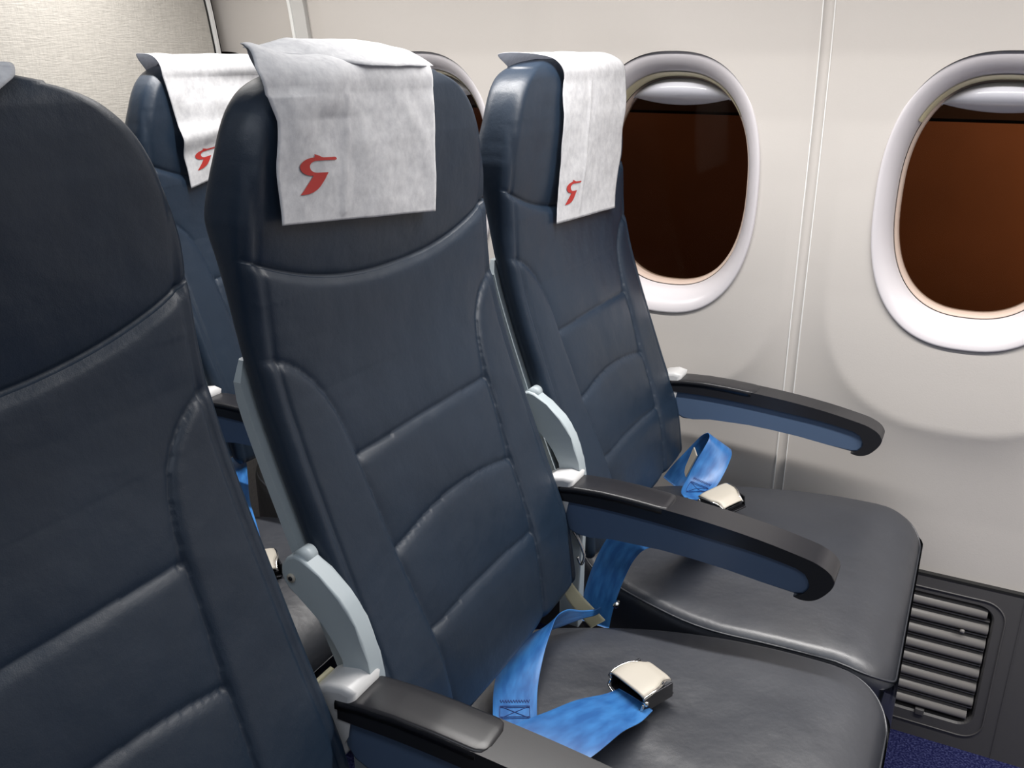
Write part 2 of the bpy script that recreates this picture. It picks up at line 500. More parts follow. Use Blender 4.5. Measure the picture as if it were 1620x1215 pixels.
edge_strip('trim_6', 0.0012, 0.009, -1.505, 0.012, M['trimwhite'])

# floor, dado, other walls, ceiling and bins
struct(box('floor', -1.55, 2.2, -1.75, 1.62, -0.03, 0.0, M['carpet']))
struct(box('wall_left', -1.55, 2.2, -1.78, -1.75, 0.0, 2.15, M['wall']))
struct(box('wall_front', 2.2, 2.23, -1.78, 1.62, 0.0, 2.15, M['wall']))
struct(box('ceiling', -1.55, 2.23, -1.78, 1.62, 2.15, 2.18, M['ceil']))
struct(box('wall_outer', -1.55, 2.23, 1.602, 1.62, -0.03, 0.72, M['black']))
struct(box('wall_upper', 1.25, 2.2, 1.56, 1.59, 0.34, 1.6, M['wall']))
bm = bmesh.new()
pts = [(0.78, 1.66), (0.82, 1.60), (1.44, 1.60), (1.50, 1.64), (1.50, 2.14), (0.9, 2.14), (0.74, 1.9)]
for x in (-1.49, 2.19):
    pass
a = [bm.verts.new((-1.49, y, z)) for y, z in pts]; b = [bm.verts.new((2.19, y, z)) for y, z in pts]
bm.faces.new(a); bm.faces.new(b[::-1])
for i in range(len(pts)): bm.faces.new((a[i], b[i], b[(i + 1) % len(pts)], a[(i + 1) % len(pts)]))
o = bm_obj('overhead_bin', bm, M['ceil'], smooth=False); o['label'] = 'long white overhead luggage bin above the window seats'; o['category'] = 'luggage bin'
bm = bmesh.new()
a = [bm.verts.new((-1.49, -y - 0.15, z)) for y, z in pts]; b = [bm.verts.new((2.19, -y - 0.15, z)) for y, z in pts]
bm.faces.new(a); bm.faces.new(b[::-1])
for i in range(len(pts)): bm.faces.new((a[i], b[i], b[(i + 1) % len(pts)], a[(i + 1) % len(pts)]))
o = bm_obj('overhead_bin', bm, M['ceil'], smooth=False); o['label'] = 'long white overhead luggage bin across the aisle'; o['category'] = 'luggage bin'

# dado panel with air return grille
def dado():
    y = 1.558
    bm = bmesh.new()
    gx0, gx1, gz0, gz1 = -0.42, 0.130, 0.052, 0.305
    # panel with rounded hole: build ring between outer rect & rounded rect
    def rr(x0, x1, z0, z1, r, k=8):
        out = []
        for (cx, cz, a0) in ((x1 - r, z1 - r, 0), (x0 + r, z1 - r, 90), (x0 + r, z0 + r, 180), (x1 - r, z0 + r, 270)):
            for i in range(k + 1):
                a = math.radians(a0 + 90 * i / k); out.append((cx + r * math.cos(a), cz + r * math.sin(a)))
        return out
    hole = rr(gx0, gx1, gz0, gz1, 0.028)
    n = len(hole)
    cxm, czm = (gx0 + gx1) / 2, (gz0 + gz1) / 2
    # outer boundary points matched by projecting on big rect
    X0, X1, Z0, Z1 = -1.49, 2.19, 0.0, 0.338
    outer = []
    q = n // 4
    for idx, (x, z) in enumerate(hole):
        side = idx // q
        cor = [(X1, Z1), (X0, Z1), (X0, Z0), (X1, Z0)][side]
        i = idx % q
        if i == 0: outer.append((x if side in (1, 3) else cor[0], z if side in (0, 2) else cor[1]))
        elif i == q - 1: outer.append((x if side in (0, 2) else cor[0], z if side in (1, 3) else cor[1]))
        else:
            outer.append(cor)
    rows = [(outer, y), (hole, y), (rr(gx0 + .003, gx1 - .003, gz0 + .003, gz1 - .003, 0.026), y + 0.004), (rr(gx0 + .005, gx1 - .005, gz0 + .005, gz1 - .005, 0.024), y + 0.022)]
    vr = [[bm.verts.new((x, yy, z)) for x, z in pts] for pts, yy in rows]
    for r in range(3):
        for i in range(n):
            try: bm.faces.new((vr[r][i], vr[r][(i + 1) % n], vr[r + 1][(i + 1) % n], vr[r + 1][i]))
            except Exception: pass
    bmesh.ops.remove_doubles(bm, verts=bm.verts, dist=1e-5)
    o = bm_obj('baseboard_right', bm, M['dado'], smooth=False)
    struct(o)
    # raised outer rib of the grille frame
    hr = rr(gx0 - .016, gx1 + .016, gz0 - .022, gz1 + .010, 0.036)
    root = empty('air_grille', (0, y, 0.0), 'dark grey slatted air return grille low on the cabin wall', 'air grille')
    tube('frame_rib', [(x, -0.0002, z) for x, z in hr], 0.0016, M['dado'], root, 6, 1, closed=True)
    box('back_plate', gx0 + .004, gx1 - .004, 0.0215, 0.0235, gz0 + .004, gz1 - .004, M['black'], root)
    zc = gz1 - 0.018
    for i in range(8):
        # rounded bar
        prof = [(0.004, -0.009), (-0.001, -0.0085), (-0.004, -0.004), (-0.0045, 0.001), (-0.002, 0.006), (0.006, 0.010), (0.014, 0.0115), (0.014, 0.0085), (0.006, 0.003)]
        zz = zc - i * 0.0305
        if zz - 0.009 < gz0 + 0.004: break
        V = []; F = []; inset = 0.012 if i in (0, 7) else 0.006
        for x in (gx0 + inset, gx1 - inset):
            for (yy, dz) in prof: V.append((x, yy + 0.004, zz + dz))
        k = len(prof)
        for j in range(k): F.append((j, (j + 1) % k, k + (j + 1) % k, k + j))
        F.append(tuple(range(k))[::-1]); F.append(tuple(range(k, 2 * k)))
        mesh_obj('slat', V, F, M['slat'], root)
        if zz - 0.0175 > gz0 + 0.006:
            box('thin_slat', gx0 + .006, gx1 - .006, 0.006, 0.016, zz - 0.0155, zz - 0.0135, M['slat'], root)
    bm = bmesh.new(); bmesh.ops.create_cone(bm, cap_ends=True, segments=16, radius1=0.0045, radius2=0.0035, depth=0.004, matrix=Matrix.Translation((0.085, 0.0, 0.245)) @ Matrix.Rotation(PI / 2, 4, 'X'))
    bm_obj('screw', bm, M['slat'], root)
    box('latch', 0.034, 0.050, -0.003, 0.008, 0.049, 0.062, M['dado'], root, bev=0.002)
    # grille position is world aligned in y, slats are drawn in local x/z
    struct(box('trim_7', -1.49, 2.19, 1.5575, 1.595, 0.3375, 0.3425, M['black']))
    vs = box('trim_8', 0.168, 0.1695, 1.5570, 1.559, 0.0, 0.335, M['dado']); struct(vs)
dado()

# ------------------------------------------------------------------ outside: apron and a lit hangar front
struct(box('ground', -40, 40, 2.4, 40, -3.3, -3.2, M['apron']))
hg = empty('terminal_building', (0, 12, -3.2), 'dim orange lit building wall seen out of the dark cabin windows', 'building')
box('facade', -30, 30, 0, 1.0, 0, 3.66, M['facade'], hg)
box('upper_band', -30, 30, -0.05, 1.0, 3.70, 9, M['apron'], hg)
box('band_joint', -30, 30, 0.02, 1.0, 3.66, 3.70, M['black'], hg)
def lamp(loc, aim, power, color, size):
    d = bpy.data.lights.new('sodium_floodlight', 'SPOT'); d.energy = power; d.color = color; d.shadow_soft_size = 0.2
    d.spot_size = math.radians(size); d.spot_blend = 1.0
    o = bpy.data.objects.new('sodium_floodlight', d); COL.objects.link(o); o.location = loc
    o.rotation_euler = (Vector(aim) - Vector(loc)).to_track_quat('-Z', 'Y').to_euler(); return o
lamp((4.5, 7.5, 3.5), (2.2, 12, 1.2), 1300, (1.0, 0.42, 0.18), 62)
lamp((-5.0, 6.5, 3.5), (-5.0, 12, -0.8), 150, (1.0, 0.42, 0.2), 75)

# ------------------------------------------------------------------ seat backrest
XF = [(.40, -.39), (.5, -.402), (.62, -.428), (.72, -.468), (.83, -.508), (.90, -.531), (.95, -.542), (1.0, -.546), (1.12, -.546), (1.17, -.552), (1.20, -.560)]
def xf(z):
    # smoothed profile
    return (lerp_tab(XF, z - 0.02) + 2 * lerp_tab(XF, z) + lerp_tab(XF, z + 0.02)) / 4
TH = [(.5, .035), (.93, .036), (.98, .050), (1.03, .064), (1.08, .064), (1.12, .058), (1.2, .054)]
WT = [(.5, .205), (.53, .213), (.60, .215), (1.0, .215), (1.04, .213), (1.07, .209), (1.10, .203), (1.125, .195), (1.145, .185), (1.162, .170), (1.175, .150), (1.183, .128), (1.189, .100), (1.193, .06)]
BOL = [(.208, .940), (.198, .938), (.185, .932), (.170, .921), (.158, .908), (.148, .893), (.140, .872), (.1355, .85), (.133, .825), (.130, .78), (.126, .72), (.121, .66), (.115, .60), (.108, .50)]
def bol_sd(y, z):
    """signed distance from bolster seam; + towards seat middle"""
    best = 1e9; sg = 1
    for (a, b), (c, d) in zip(BOL, BOL[1:]):
        dx, dz = c - a, d - b; l2 = dx * dx + dz * dz
        t = max(0, min(1, ((y - a) * dx + (z - b) * dz) / l2))
        ex, ez = y - a - dx * t, z - b - dz * t
        dd = math.hypot(ex, ez)
        if dd < best:
            best = dd; cr = dx * ez - dz * ex
            sg = 1 if cr > 0 else -1
    return best * -sg
def hz(k, y):
    u = abs(y) / 0.13
    if k == 0: return .8245 + 0.003 * (1 - u * u)
    if k == 1: return .723 + 0.017 * (1 - u * u)
    return .633 + 0.007 * (1 - u * u)
def headz(y): return .988 + .037 * min(1.15, abs(y) / .2) ** 2.3
def e(x): return math.exp(-x)
def disp(y, z):
    ay = abs(y); h = 0.0
    zs = headz(y)
    if z > zs: h += -0.0085 * e((z - zs) / 0.036)
    else: h += -0.0036 * e((zs - z) / 0.007)
    h += -0.0022 * e(((z - zs) / 0.0046) ** 2)
    d = abs(ay - 0.1985)
    h += -0.0022 * e((d / 0.0035) ** 2) - 0.0022 * e(d / 0.012)
    if z < 0.99:
        s = bol_sd(ay, z)
        if s > 0: h += -0.0046 * e(s / 0.022)
        else: h += -0.0028 * e(-s / 0.006)
        h += -0.0012 * e((s / 0.0046) ** 2)
        if s > -0.004 and z < 0.90:
            m = sm(s, -0.002, 0.006)
            for k in range(3):
                q = z - hz(k, y)
                if q > 0: h += m * (-0.0044 * e(q / 0.024))
                else: h += m * (-0.0026 * e(-q / 0.0055))
                h += m * -0.0012 * e((q / 0.0044) ** 2)
    h += 0.0014 * noise.noise((y * 14, z * 9, 3.1)) + 0.0004 * noise.noise((y * 40, z * 35, 1.1))
    h += -0.006 * sm(z, 0.60, 0.50)
    return h

ZB, ZT = 0.515, 1.1935
def back_geometry():
    zs = []; z = ZB
    while z < 1.16:
        zs.append(z); z += 0.0019
    ksm = min(range(len(zs)), key=lambda i: abs(zs[i] - .988)); zs[ksm] = .988
    while z < ZT: zs.append(z); z += 0.0016
    zs.append(ZT)
    NF = 230
    rings = []
    for z in zs:
        W = sum(lerp_tab(WT, z + q * 0.004) for q in (-2, -1, 0, 1, 2)) / 5 if z < 1.182 else lerp_tab(WT, z); x1 = xf(z); T = sum(lerp_tab(TH, z + q * 0.01) for q in (-2, -1, 0, 1, 2)) / 5
        # rounding in depth at top and bottom
        rt = 0.026
        f = 0
        if z > ZT - rt: f = rt * (1 - math.sqrt(max(0, 1 - ((z - (ZT - rt)) / rt) ** 2)))
        rb = 0.016
        g = 0
        if z < ZB + rb: g = rb * (1 - math.sqrt(max(0, 1 - ((ZB + rb - z) / rb) ** 2)))
        x1 -= f * 0.85 + g
        x0 = xf(z) - T + f * 0.85 + g * 0.6
        if z < ZB + rb: W -= g * 0.6
        rf = min(0.020, (x1 - x0) * 0.48); rr_ = min(0.022, (x1 - x0) * 0.48)
        pts = []
        for i in range(NF + 1):
            y = -(W - rf) + 2 * (W - rf) * i / NF
            pts.append((x1, y, 1))
        for i in range(1, 9):
            a = PI / 2 * i / 8; pts.append((x1 - rf + rf * math.cos(a), W - rf + rf * math.sin(a), 1 - i / 8))
        for i in range(1, 5): pts.append((x1 - rf + (x0 + rr_ - x1 + rf) * i / 5, W, 0))
        for i in range(0, 9):
            a = PI / 2 * i / 8; pts.append((x0 + rr_ - rr_ * math.sin(a), W - rr_ + rr_ * math.cos(a), 0))
        for i in range(1, 20): pts.append((x0, (W - rr_) - 2 * (W - rr_) * i / 20, 0))
        for i in range(0, 9):
            a = PI / 2 * i / 8; pts.append((x0 + rr_ - rr_ * math.cos(a), -(W - rr_) - rr_ * math.sin(a), 0))
        for i in range(1, 5): pts.append((x0 + rr_ + (x1 - rf - x0 - rr_) * i / 5, -W, 0))
        for i in range(1, 8):
            a = PI / 2 * i / 8; pts.append((x1 - rf + rf * math.sin(a), -(W - rf) - rf * math.cos(a), i / 8))
        R = []
        for (x, y, k) in pts:
            zw = z + (headz(y) - .988) * math.exp(-((z - .988) / (0.075 if z > .988 else .06)) ** 2)
            x += xf(zw) - xf(z)
            if k > 0: x += disp(y, zw) * k * (1 - sm(z, 1.165, 1.19) * 0.8)
            R.append((x, y, zw))
        rings.append(R)
    return zs, rings

def make_back_meshes():
    zs, rings = back_geometry()
    n = len(rings[0]); V = [v for R in rings for v in R]
    FB = []; FH = []
    for j in range(len(zs) - 1):
        for i in range(n):
            q = (j * n + i, j * n + (i + 1) % n, (j + 1) * n + (i + 1) % n, (j + 1) * n + i)
            cy = (V[q[0]][1] + V[q[1]][1]) / 2; cz = (zs[j] + zs[j + 1]) / 2
            (FH if zs[j] >= .98799 else FB).append(q)
    FB.append(tuple(range(n))[::-1]); FH.append(tuple((len(zs) - 1) * n + i for i in range(n)))
    out = []
    for name, F in (('backrest', FB), ('headrest', FH)):
        used = sorted({i for f in F for i in f}); mp = {u: k for k, u in enumerate(used)}
        me = bpy.data.meshes.new(name); me.from_pydata([V[u] for u in used], [], [tuple(mp[i] for i in f) for f in F]); me.update()
        me.polygons.foreach_set('use_smooth', [True] * len(me.polygons)); me.materials.append(M['leather'])
        out.append(me)
    return out
BACK_ME, HEAD_ME = make_back_meshes()

# ------------------------------------------------------------------ seat cushion
def make_cushion_mesh():
    X0, X1, HW, ZTOP, ZBOT = -0.475, 0.0, 0.2385, 0.487, 0.335
    cx = (X0 + X1) / 2; hx = (X1 - X0) / 2
    def outline(k=44):
        out = []
        rf, rr_ = 0.055, 0.05
        for (sx, sy, r) in ((1, 1, rf), (-1, 1, rr_), (-1, -1, rr_), (1, -1, rf)):
            ccx = cx + sx * (hx - r); ccy = sy * (HW - r)
            a0 = {(1, 1): 0, (-1, 1): 90, (-1, -1): 180, (1, -1): 270}[(sx, sy)]
            for i in range(13):
                a = math.radians(a0 + 90 * i / 12); out.append((ccx + r * math.cos(a), ccy + r * math.sin(a)))
            # straight subdivisions to next corner
            nxt = {(1, 1): (-1, 1), (-1, 1): (-1, -1), (-1, -1): (1, -1), (1, -1): (1, 1)}[(sx, sy)]
            r2 = rf if nxt[0] > 0 else rr_
            a1 = math.radians(a0 + 90)
            ex = cx + nxt[0] * (hx - r2) + r2 * math.cos(a1); ey = nxt[1] * (HW - r2) + r2 * math.sin(a1)
            sx0, sy0 = out[-1]
            for i in range(1, 20): out.append((sx0 + (ex - sx0) * i / 20, sy0 + (ey - sy0) * i / 20))
        return out
    def taper(x): return 0.10 * max(0.0, min(1.0, (-0.20 - x) / 0.27)) ** 1.7
    O = [(x, y * (HW - taper(x)) / HW) for x, y in outline()]; n = len(O)
    V = []; F = []
    def rnd(d, r): 
        if d >= r: return 0.0
        return r - math.sqrt(max(0, r * r - (r - d) ** 2))
    def top(x, y, edge):
        dfront = X1 - x; dside = max(0.0, HW - taper(x) - abs(y))
        z = ZTOP
        z -= rnd(dfront, 0.085) * 0.75 + 0.10 * max(0, 0.0)
        z -= rnd(edge, 0.016)
        z -= 0.012 * e(dside / 0.03)
        z += 0.010 * sm(x, -0.30, -0.10) - 0.006 * (1 - (y / HW) ** 2) * sm(x, -0.02, -0.2)
        z += 0.0018 * noise.noise((x * 10, y * 10, 0.3)) + 0.0007 * noise.noise((x * 30, y * 34, 7.3)) * sm(dside, 0.0, 0.05)
        # sat-in creases radiating
        z += 0.0012 * math.sin(60 * y + 26 * x + 3 * noise.noise((x * 8, y * 8, 2))) * e(((x + 0.22) / 0.10) ** 2) * (1 - (y / HW) ** 2)
        return z
    # side rings bottom to top
    side = [(0.010, ZBOT), (0.0, ZBOT + 0.02), (0.0, 0.42), (0.0, 0.45)]
    rings = []
    def inset(p, s):
        # inward move towards centre line keeping shape
        x, y = p
        return (cx + (x - cx) * (1 - s / hx), y * (1 - s / HW))
    for d, z in side: rings.append([(*inset(p, d), z) for p in O])
    ds = [0.0, 0.0006, 0.0018, 0.0035, 0.006, 0.009, 0.012, 0.014, 0.0155, 0.017, 0.019, 0.023, 0.028, 0.034, 0.042, 0.05, 0.06, 0.07, 0.08, 0.092, 0.104, 0.118, 0.13, 0.145, 0.16, 0.175, 0.19, 0.205, 0.22, 0.232]
    for d in ds:
        R = []
        for p in O:
            x, y = inset(p, d)
            R.append((x, y, top(x, y, d)))
        rings.append(R)
    # belly of front nose: push side rings at front out a bit below
    for R in rings: V += R
    for j in range(len(rings) - 1):
        for i in range(n): F.append((j * n + i, j * n + (i + 1) % n, (j + 1) * n + (i + 1) % n, (j + 1) * n + i))
    F.append(tuple(range(n))[::-1])
    F.append(tuple((len(rings) - 1) * n + i for i in range(n)))
    me = bpy.data.meshes.new('seat_cushion'); me.from_pydata(V, [], F); me.update()
    me.polygons.foreach_set('use_smooth', [True] * len(me.polygons)); me.materials.append(M['leather_seat'])
    # piping outline along top edge of both sides
    pip = []
    for p in O:
        x, y = inset(p, 0.0035)
        pip.append((x, y, top(x, y, 0.0035) + 0.0006))
    return me, pip
CUSH_ME, PIPING = make_cushion_mesh()

# ------------------------------------------------------------------ armrest
ARM_TOP = [(-.444, .655), (-.42, .6585), (-.385, .6605), (-.345, .6600), (-.30, .6575), (-.244, .6535), (-.18, .646), (-.123, .6355), (-.105, .630), (-.093, .623), (-.086, .613), (-.088, .603), (-.095, .592), (-.104, .583), (-.113, .579), (-.122, .578), (-.131, .580)]
ARM_IN = [(-.121, .585), (-.115, .592), (-.114, .605), (-.120, .614), (-.131, .619), (-.18, .627), (-.243, .632), (-.315, .6365), (-.384, .638), (-.445, .636)]
ARM_OUT = [(p.x, p.y) for p in catmull([(a, b, 0) for a, b in ARM_TOP[::1]], 3)] + [(p.x, p.y) for p in catmull([(a, b, 0) for a, b in ARM_IN], 3)]
def make_armrest(parent, y0, y1, cap=True):
    a = bpy.data.objects.new('armrest', None); COL.objects.link(a); a.parent = parent
    prism_xz('arm_pad', ARM_OUT, y0, y1, M['arm_black'], a, bev=0.0055, seg=4)
    # raised control cover on the rear half with rounded front end
    V = []; F = []
    nx, ny = 30, 12; w = (y1 - y0)
    lip = 0.0022
    xs = [-.4462 + (.4462 - .292) * i / nx for i in range(nx + 1)]
    def ztop(x): return lerp_tab(sorted(ARM_TOP[:9]), x)
    bm = bmesh.new()
    top = []; 
    outl = []
    ym = (y0 + y1) / 2; hw = w / 2 + 0.0008; rr_ = 0.014
    for x in xs:
        dxe = -.292 - x
        hh = hw if dxe > rr_ else hw - rr_ + math.sqrt(max(0, rr_ ** 2 - (rr_ - dxe) ** 2))
        zz = ztop(min(x, -.30)) if x < -.30 else ztop(x)
        row = [(-hh, zz - 0.0075), (-hh, zz - 0.002), (-hh + 0.0012, zz + 0.0006), (-hh + 0.004, zz + 0.0018), (-hh * 0.4, zz + lip), (hh * 0.4, zz + lip), (hh - 0.004, zz + 0.0018), (hh - 0.0012, zz + 0.0006), (hh, zz - 0.002), (hh, zz - 0.0075)]
        if dxe < 0.0035:
            f = dxe / 0.0035; row = [(y, min(z, zz - 0.0005 + f * 0.002)) for y, z in row]
        top.append([bm.verts.new((x, ym + y, z)) for y, z in row])
    for i in range(nx):
        for j in range(9): bm.faces.new((top[i][j], top[i][j + 1], top[i + 1][j + 1], top[i + 1][j]))
        bm.faces.new((top[i][0], top[i + 1][0], top[i + 1][9], top[i][9]))
    bm.faces.new(top[0]); bm.faces.new(top[-1][::-1])
    cc = bm_obj('control_cover', bm, M['arm_black'], a); wnorm(cc)
    side = [(-.445, .6375), (-.384, .6395), (-.315, .638), (-.243, .6335), (-.18, .6285), (-.131, .6205), (-.119, .614), (-.113, .605), (-.114, .592), (-.120, .584), (-.131, .5815), (-.17, .5865), (-.217, .592), (-.26, .595), (-.301, .5965), (-.369, .594), (-.40, .5885), (-.418, .587), (-.432, .593), (-.440, .605), (-.445, .62)]
    prism_xz('side_panel', side, y0 + 0.004, y1 - 0.004, M['arm_blue'], a, bev=0.003, seg=3)
    # pale hinge housing behind the pad
    hin = [(-.478, .600), (-.484, .620), (-.483, .640), (-.474, .656), (-.458, .667), (-.440, .671), (-.425, .668), (-.428, .652), (-.436, .64), (-.440, .62), (-.438, .600), (-.448, .585), (-.465, .585)]
    prism_xz('hinge_housing', hin, y0 + 0.001, y1 - 0.001, M['hinge'], a, bev=0.006, seg=4)
    prism_xz('cream_band', [(-.4845, .622), (-.4875, .634), (-.486, .645), (-.478, .658), (-.472, .656), (-.480, .641), (-.481, .630), (-.480, .622)], y0 + 0.0105, y1 - 0.0105, M['cream'], a, bev=0.0012, seg=2)
    return a

def make_seat(name, y, xoff, label, group, both=False, recline=0.0, bracket=True):
    t = empty(name, (xoff, y, 0.0), label, 'seat', group)
    piv = Matrix.Translation((-.41, 0, .50)) @ Matrix.Rotation(-recline, 4, 'Y') @ Matrix.Translation((.41, 0, -.50))
    def part(nm, me):
        o = bpy.data.objects.new(nm, me); COL.objects.link(o); o.parent = t; return o
    b = part('backrest', BACK_ME); h = part('headrest', HEAD_ME); c = part('seat_cushion', CUSH_ME)
    tube('piping', PIPING, 0.0016, M['leather_seat'], c, 6, 1, closed=True)
    # rear shell in pale plastic
    out = []
    zz = [.53 + (.938 - .53) * i / 24 for i in range(25)]
    bm = bmesh.new(); rows = []
    for z in zz:
        x = xf(z) - lerp_tab(TH, z)
        W = 0.2185 if z < .918 else 0.2185 - 0.012 * ((z - .918) / .020) ** 2
        th = 0.013 if z < .90 else 0.013 - 0.009 * (z - .90) / .052
        rows.append([bm.verts.new(p) for p in ((x + 0.002, -W, z), (x - th + .003, -W, z), (x - th, -W + .004, z), (x - th, W - .004, z), (x - th + .003, W, z), (x + 0.002, W, z))])
    for i in range(24):
        for j in range(6): bm.faces.new((rows[i][j], rows[i][(j + 1) % 6], rows[i + 1][(j + 1) % 6], rows[i + 1][j]))
    bm.faces.new(rows[0]); bm.faces.new(rows[-1][::-1])
    sh = bm_obj('rear_shell', bm, M['greyblue'], t, smooth=False)
    if recline:
        for o in (b, h, sh): o.matrix_local = piv
    # curved side arms that carry the backrest
    if bracket:
        arm = [(-.5245, .748), (-.5235, .757), (-.517, .766), (-.508, .7705), (-.499, .769), (-.480, .7565), (-.459, .740), (-.450, .7285), (-.443, .715), (-.436, .700), (-.431, .681), (-.427, .658), (-.425, .60), (-.425, .42), (-.455, .42), (-.455, .60), (-.456, .655), (-.460, .674), (-.467, .692), (-.479, .708), (-.498, .721), (-.517, .733), (-.522, .740)]
        ya = -0.2385
        sb = prism_xz('side_bracket', arm, ya, ya + 0.020, M['greyblue'], t, bev=0.0025, seg=3)
        bm = bmesh.new(); bmesh.ops.create_cone(bm, cap_ends=True, segments=20, radius1=0.0045, radius2=0.0045, depth=0.002, matrix=Matrix.Translation((-.512, ya - 0.0006, .7465)) @ Matrix.Rotation(PI / 2, 4, 'X'))
        bm_obj('bolt', bm, M['satin'], sb)
        bm = bmesh.new(); bmesh.ops.create_cone(bm, cap_ends=True, segments=6, radius1=0.0024, radius2=0.0024, depth=0.0015, matrix=Matrix.Translation((-.512, ya - 0.0018, .7465)) @ Matrix.Rotation(PI / 2, 4, 'X'))
        bm_obj('bolt', bm, M['dark_metal'], sb)
        tube('pivot_cap', [(-.503, ya + .004, .7665), (-.503, ya + .019, .7665)], 0.0085, M['greyblue'], t, 24, 1)
    # arm rests
    make_armrest(t, -0.270, -0.2235)
    if both: make_armrest(t, 0.202, 0.2455)
    # frame and legs below the cushion
    tube('frame_beam', [(-.34, -.235, .315), (-.34, .235, .315)], 0.018, M['dark_metal'], t, 14, 1)
    tube('frame_beam', [(-.10, -.235, .315), (-.10, .235, .315)], 0.018, M['dark_metal'], t, 14, 1)
    prism_xz('cushion_pan', [(-.46, .300), (-.03, .300), (-.02, .318), (-.03, .3345), (-.46, .3345)], -.215, .215, M['dark_metal'], t, bev=0.003)
    for yy in (-.10,):
        prism_xz('leg', [(-.36, .30), (-.30, .30), (-.18, .04), (-.05, .02), (-.05, 0.0), (-.44, 0.0), (-.44, .02), (-.33, .04)], yy - .012, yy + .012, M['dark_metal'], t, bev=0.003)
    return t

GA = 'row of three navy leather seats'
seat_a = make_seat('passenger_seat', .297, 0.0, 'nearest navy leather passenger seat at the left edge, closest to the aisle', GA)
seat_m = make_seat('passenger_seat', .785, 0.0, 'middle navy leather seat of the row with a large white headrest cover', GA)
seat_w = make_seat('passenger_seat', 1.265, 0.0, 'navy leather window seat of the front row beside the cabin wall', GA, both=True)
GB = 'navy seats of the row behind'
seat_bw = make_seat('passenger_seat', 1.275, -.672, 'navy leather seat in the row behind beside the cabin wall', GB, both=False, bracket=False)
seat_bm = make_seat('passenger_seat', .790, -.672, 'mostly hidden reclined navy seat in the row behind, behind the nearest backrest', GB, recline=math.radians(10))

# cream plastic strip hanging between middle and window seat
def ribbon_frames(ctrl, n):
    C = catmull([c[0] for c in ctrl], n); Wd = catmull([Vector(c[1]).normalized() for c in ctrl], n); S = [v.x for v in catmull([(c[2], 0, 0) for c in ctrl], n)]
    out = []
    L = 0
    for i, p in enumerate(C):
        t = (C[min(i + 1, len(C) - 1)] - C[max(i - 1, 0)]).normalized()
        wv = Wd[i] - t * Wd[i].dot(t) * 0.85; wv.normalize()
        nn = wv.cross(t).normalized()
        if i: L += (p - C[i - 1]).length
        out.append((p, wv, nn, S[i], L))
    return out
def ribbon(name, ctrl, m, parent, n=10, th=0.0016, cols=8, camber=0.0):
    fr = ribbon_frames(ctrl, n); V = []; F = []; U = []
    k = cols + 1
    for (p, wv, nn, wd, L) in fr:
        for s in (1, -1):
            for j in range(k):
                u = -0.5 + j / cols
                c = camber * (1 - 4 * u * u)
                V.append(p + wv * (u * wd) + nn * (s * th / 2 + c)); U.append((u + .5, L / 0.05))
    R = 2 * k
    for i in range(len(fr) - 1):
        a = i * R; b = a + R
        for j in range(cols):
            F.append((a + j, a + j + 1, b + j + 1, b + j)); F.append((a + k + j + 1, a + k + j, b + k + j, b + k + j + 1))
        F.append((a, b, b + k, a + k)); F.append((a + cols, a + k + cols, b + k + cols, b + cols))
    F.append(tuple(range(k)) + tuple(range(2 * k - 1, k - 1, -1)))
    e0 = (len(fr) - 1) * R
    F.append(tuple(e0 + j for j in range(k - 1, -1, -1)) + tuple(e0 + k + j for j in range(k)))
    o = mesh_obj(name, V, F, m, parent, smooth=True, uvs=U)
    md = o.modifiers.new('wn', 'WEIGHTED_NORMAL')
    return o, fr
def stitching(fr, L0, L1, parent, side=1, w=0.034, zig=True):
    """box-and-cross sewn pattern between lengths L0..L1 of a ribbon"""
    def at(L, u):
        for i in range(len(fr) - 1):
            if fr[i + 1][4] >= L:
                a, b = fr[i], fr[i + 1]; t = (L - a[4]) / max(1e-6, b[4] - a[4])
                p = a[0].lerp(b[0], t); wv = a[1].lerp(b[1], t).normalized(); nn = a[2].lerp(b[2], t).normalized()
                return p + wv * u + nn * (0.00125 * side)
        a = fr[-1]; return a[0] + a[1] * u + a[2] * (0.00125 * side)
    segs = []
    h = w / 2
    for (A, B) in (((L0, -h), (L0, h)), ((L1, -h), (L1, h)), ((L0, -h), (L1, -h)), ((L0, h), (L1, h)), ((L0, -h), (L1, h)), ((L0, h), (L1, -h)),
                   ((L0 + .0025, -h), (L0 + .0025, h)), ((L1 - .0025, -h), (L1 - .0025, h))):
        segs.append([A, B])
    if zig:
        z = []; k = 22
        for i in range(k + 1): z.append((L0 - 0.008 + (0.0022 if i % 2 else -0.0022), -h + 2 * h * i / k))
        segs.append(z)
    V = []; F = []
    for s in segs:
        for (a, b) in zip(s, s[1:]):
            m_ = 8
            pts = [at(a[0] + (b[0] - a[0]) * i / m_, a[1] + (b[1] - a[1]) * i / m_) for i in range(m_ + 1)] if len(s) == 2 else [at(*a), at(*b)]
            for p, q in zip(pts, pts[1:]):
                d = (q - p).normalized(); up = Vector((0, 0, 1)); sd = d.cross(up)
                if sd.length < .1: sd = d.cross(Vector((0, 1, 0)))
                sd.normalize(); up = sd.cross(d); r = 0.00032
                b0 = len(V)
                for c in (p, q):
                    for (i, j) in ((1, 1), (-1, 1), (-1, -1), (1, -1)): V.append(c + sd * r * i + up * r * j)
                for i in range(4): F.append((b0 + i, b0 + (i + 1) % 4, b0 + 4 + (i + 1) % 4, b0 + 4 + i))
    return mesh_obj('stitching', V, F, M['stitch'], parent, smooth=False)

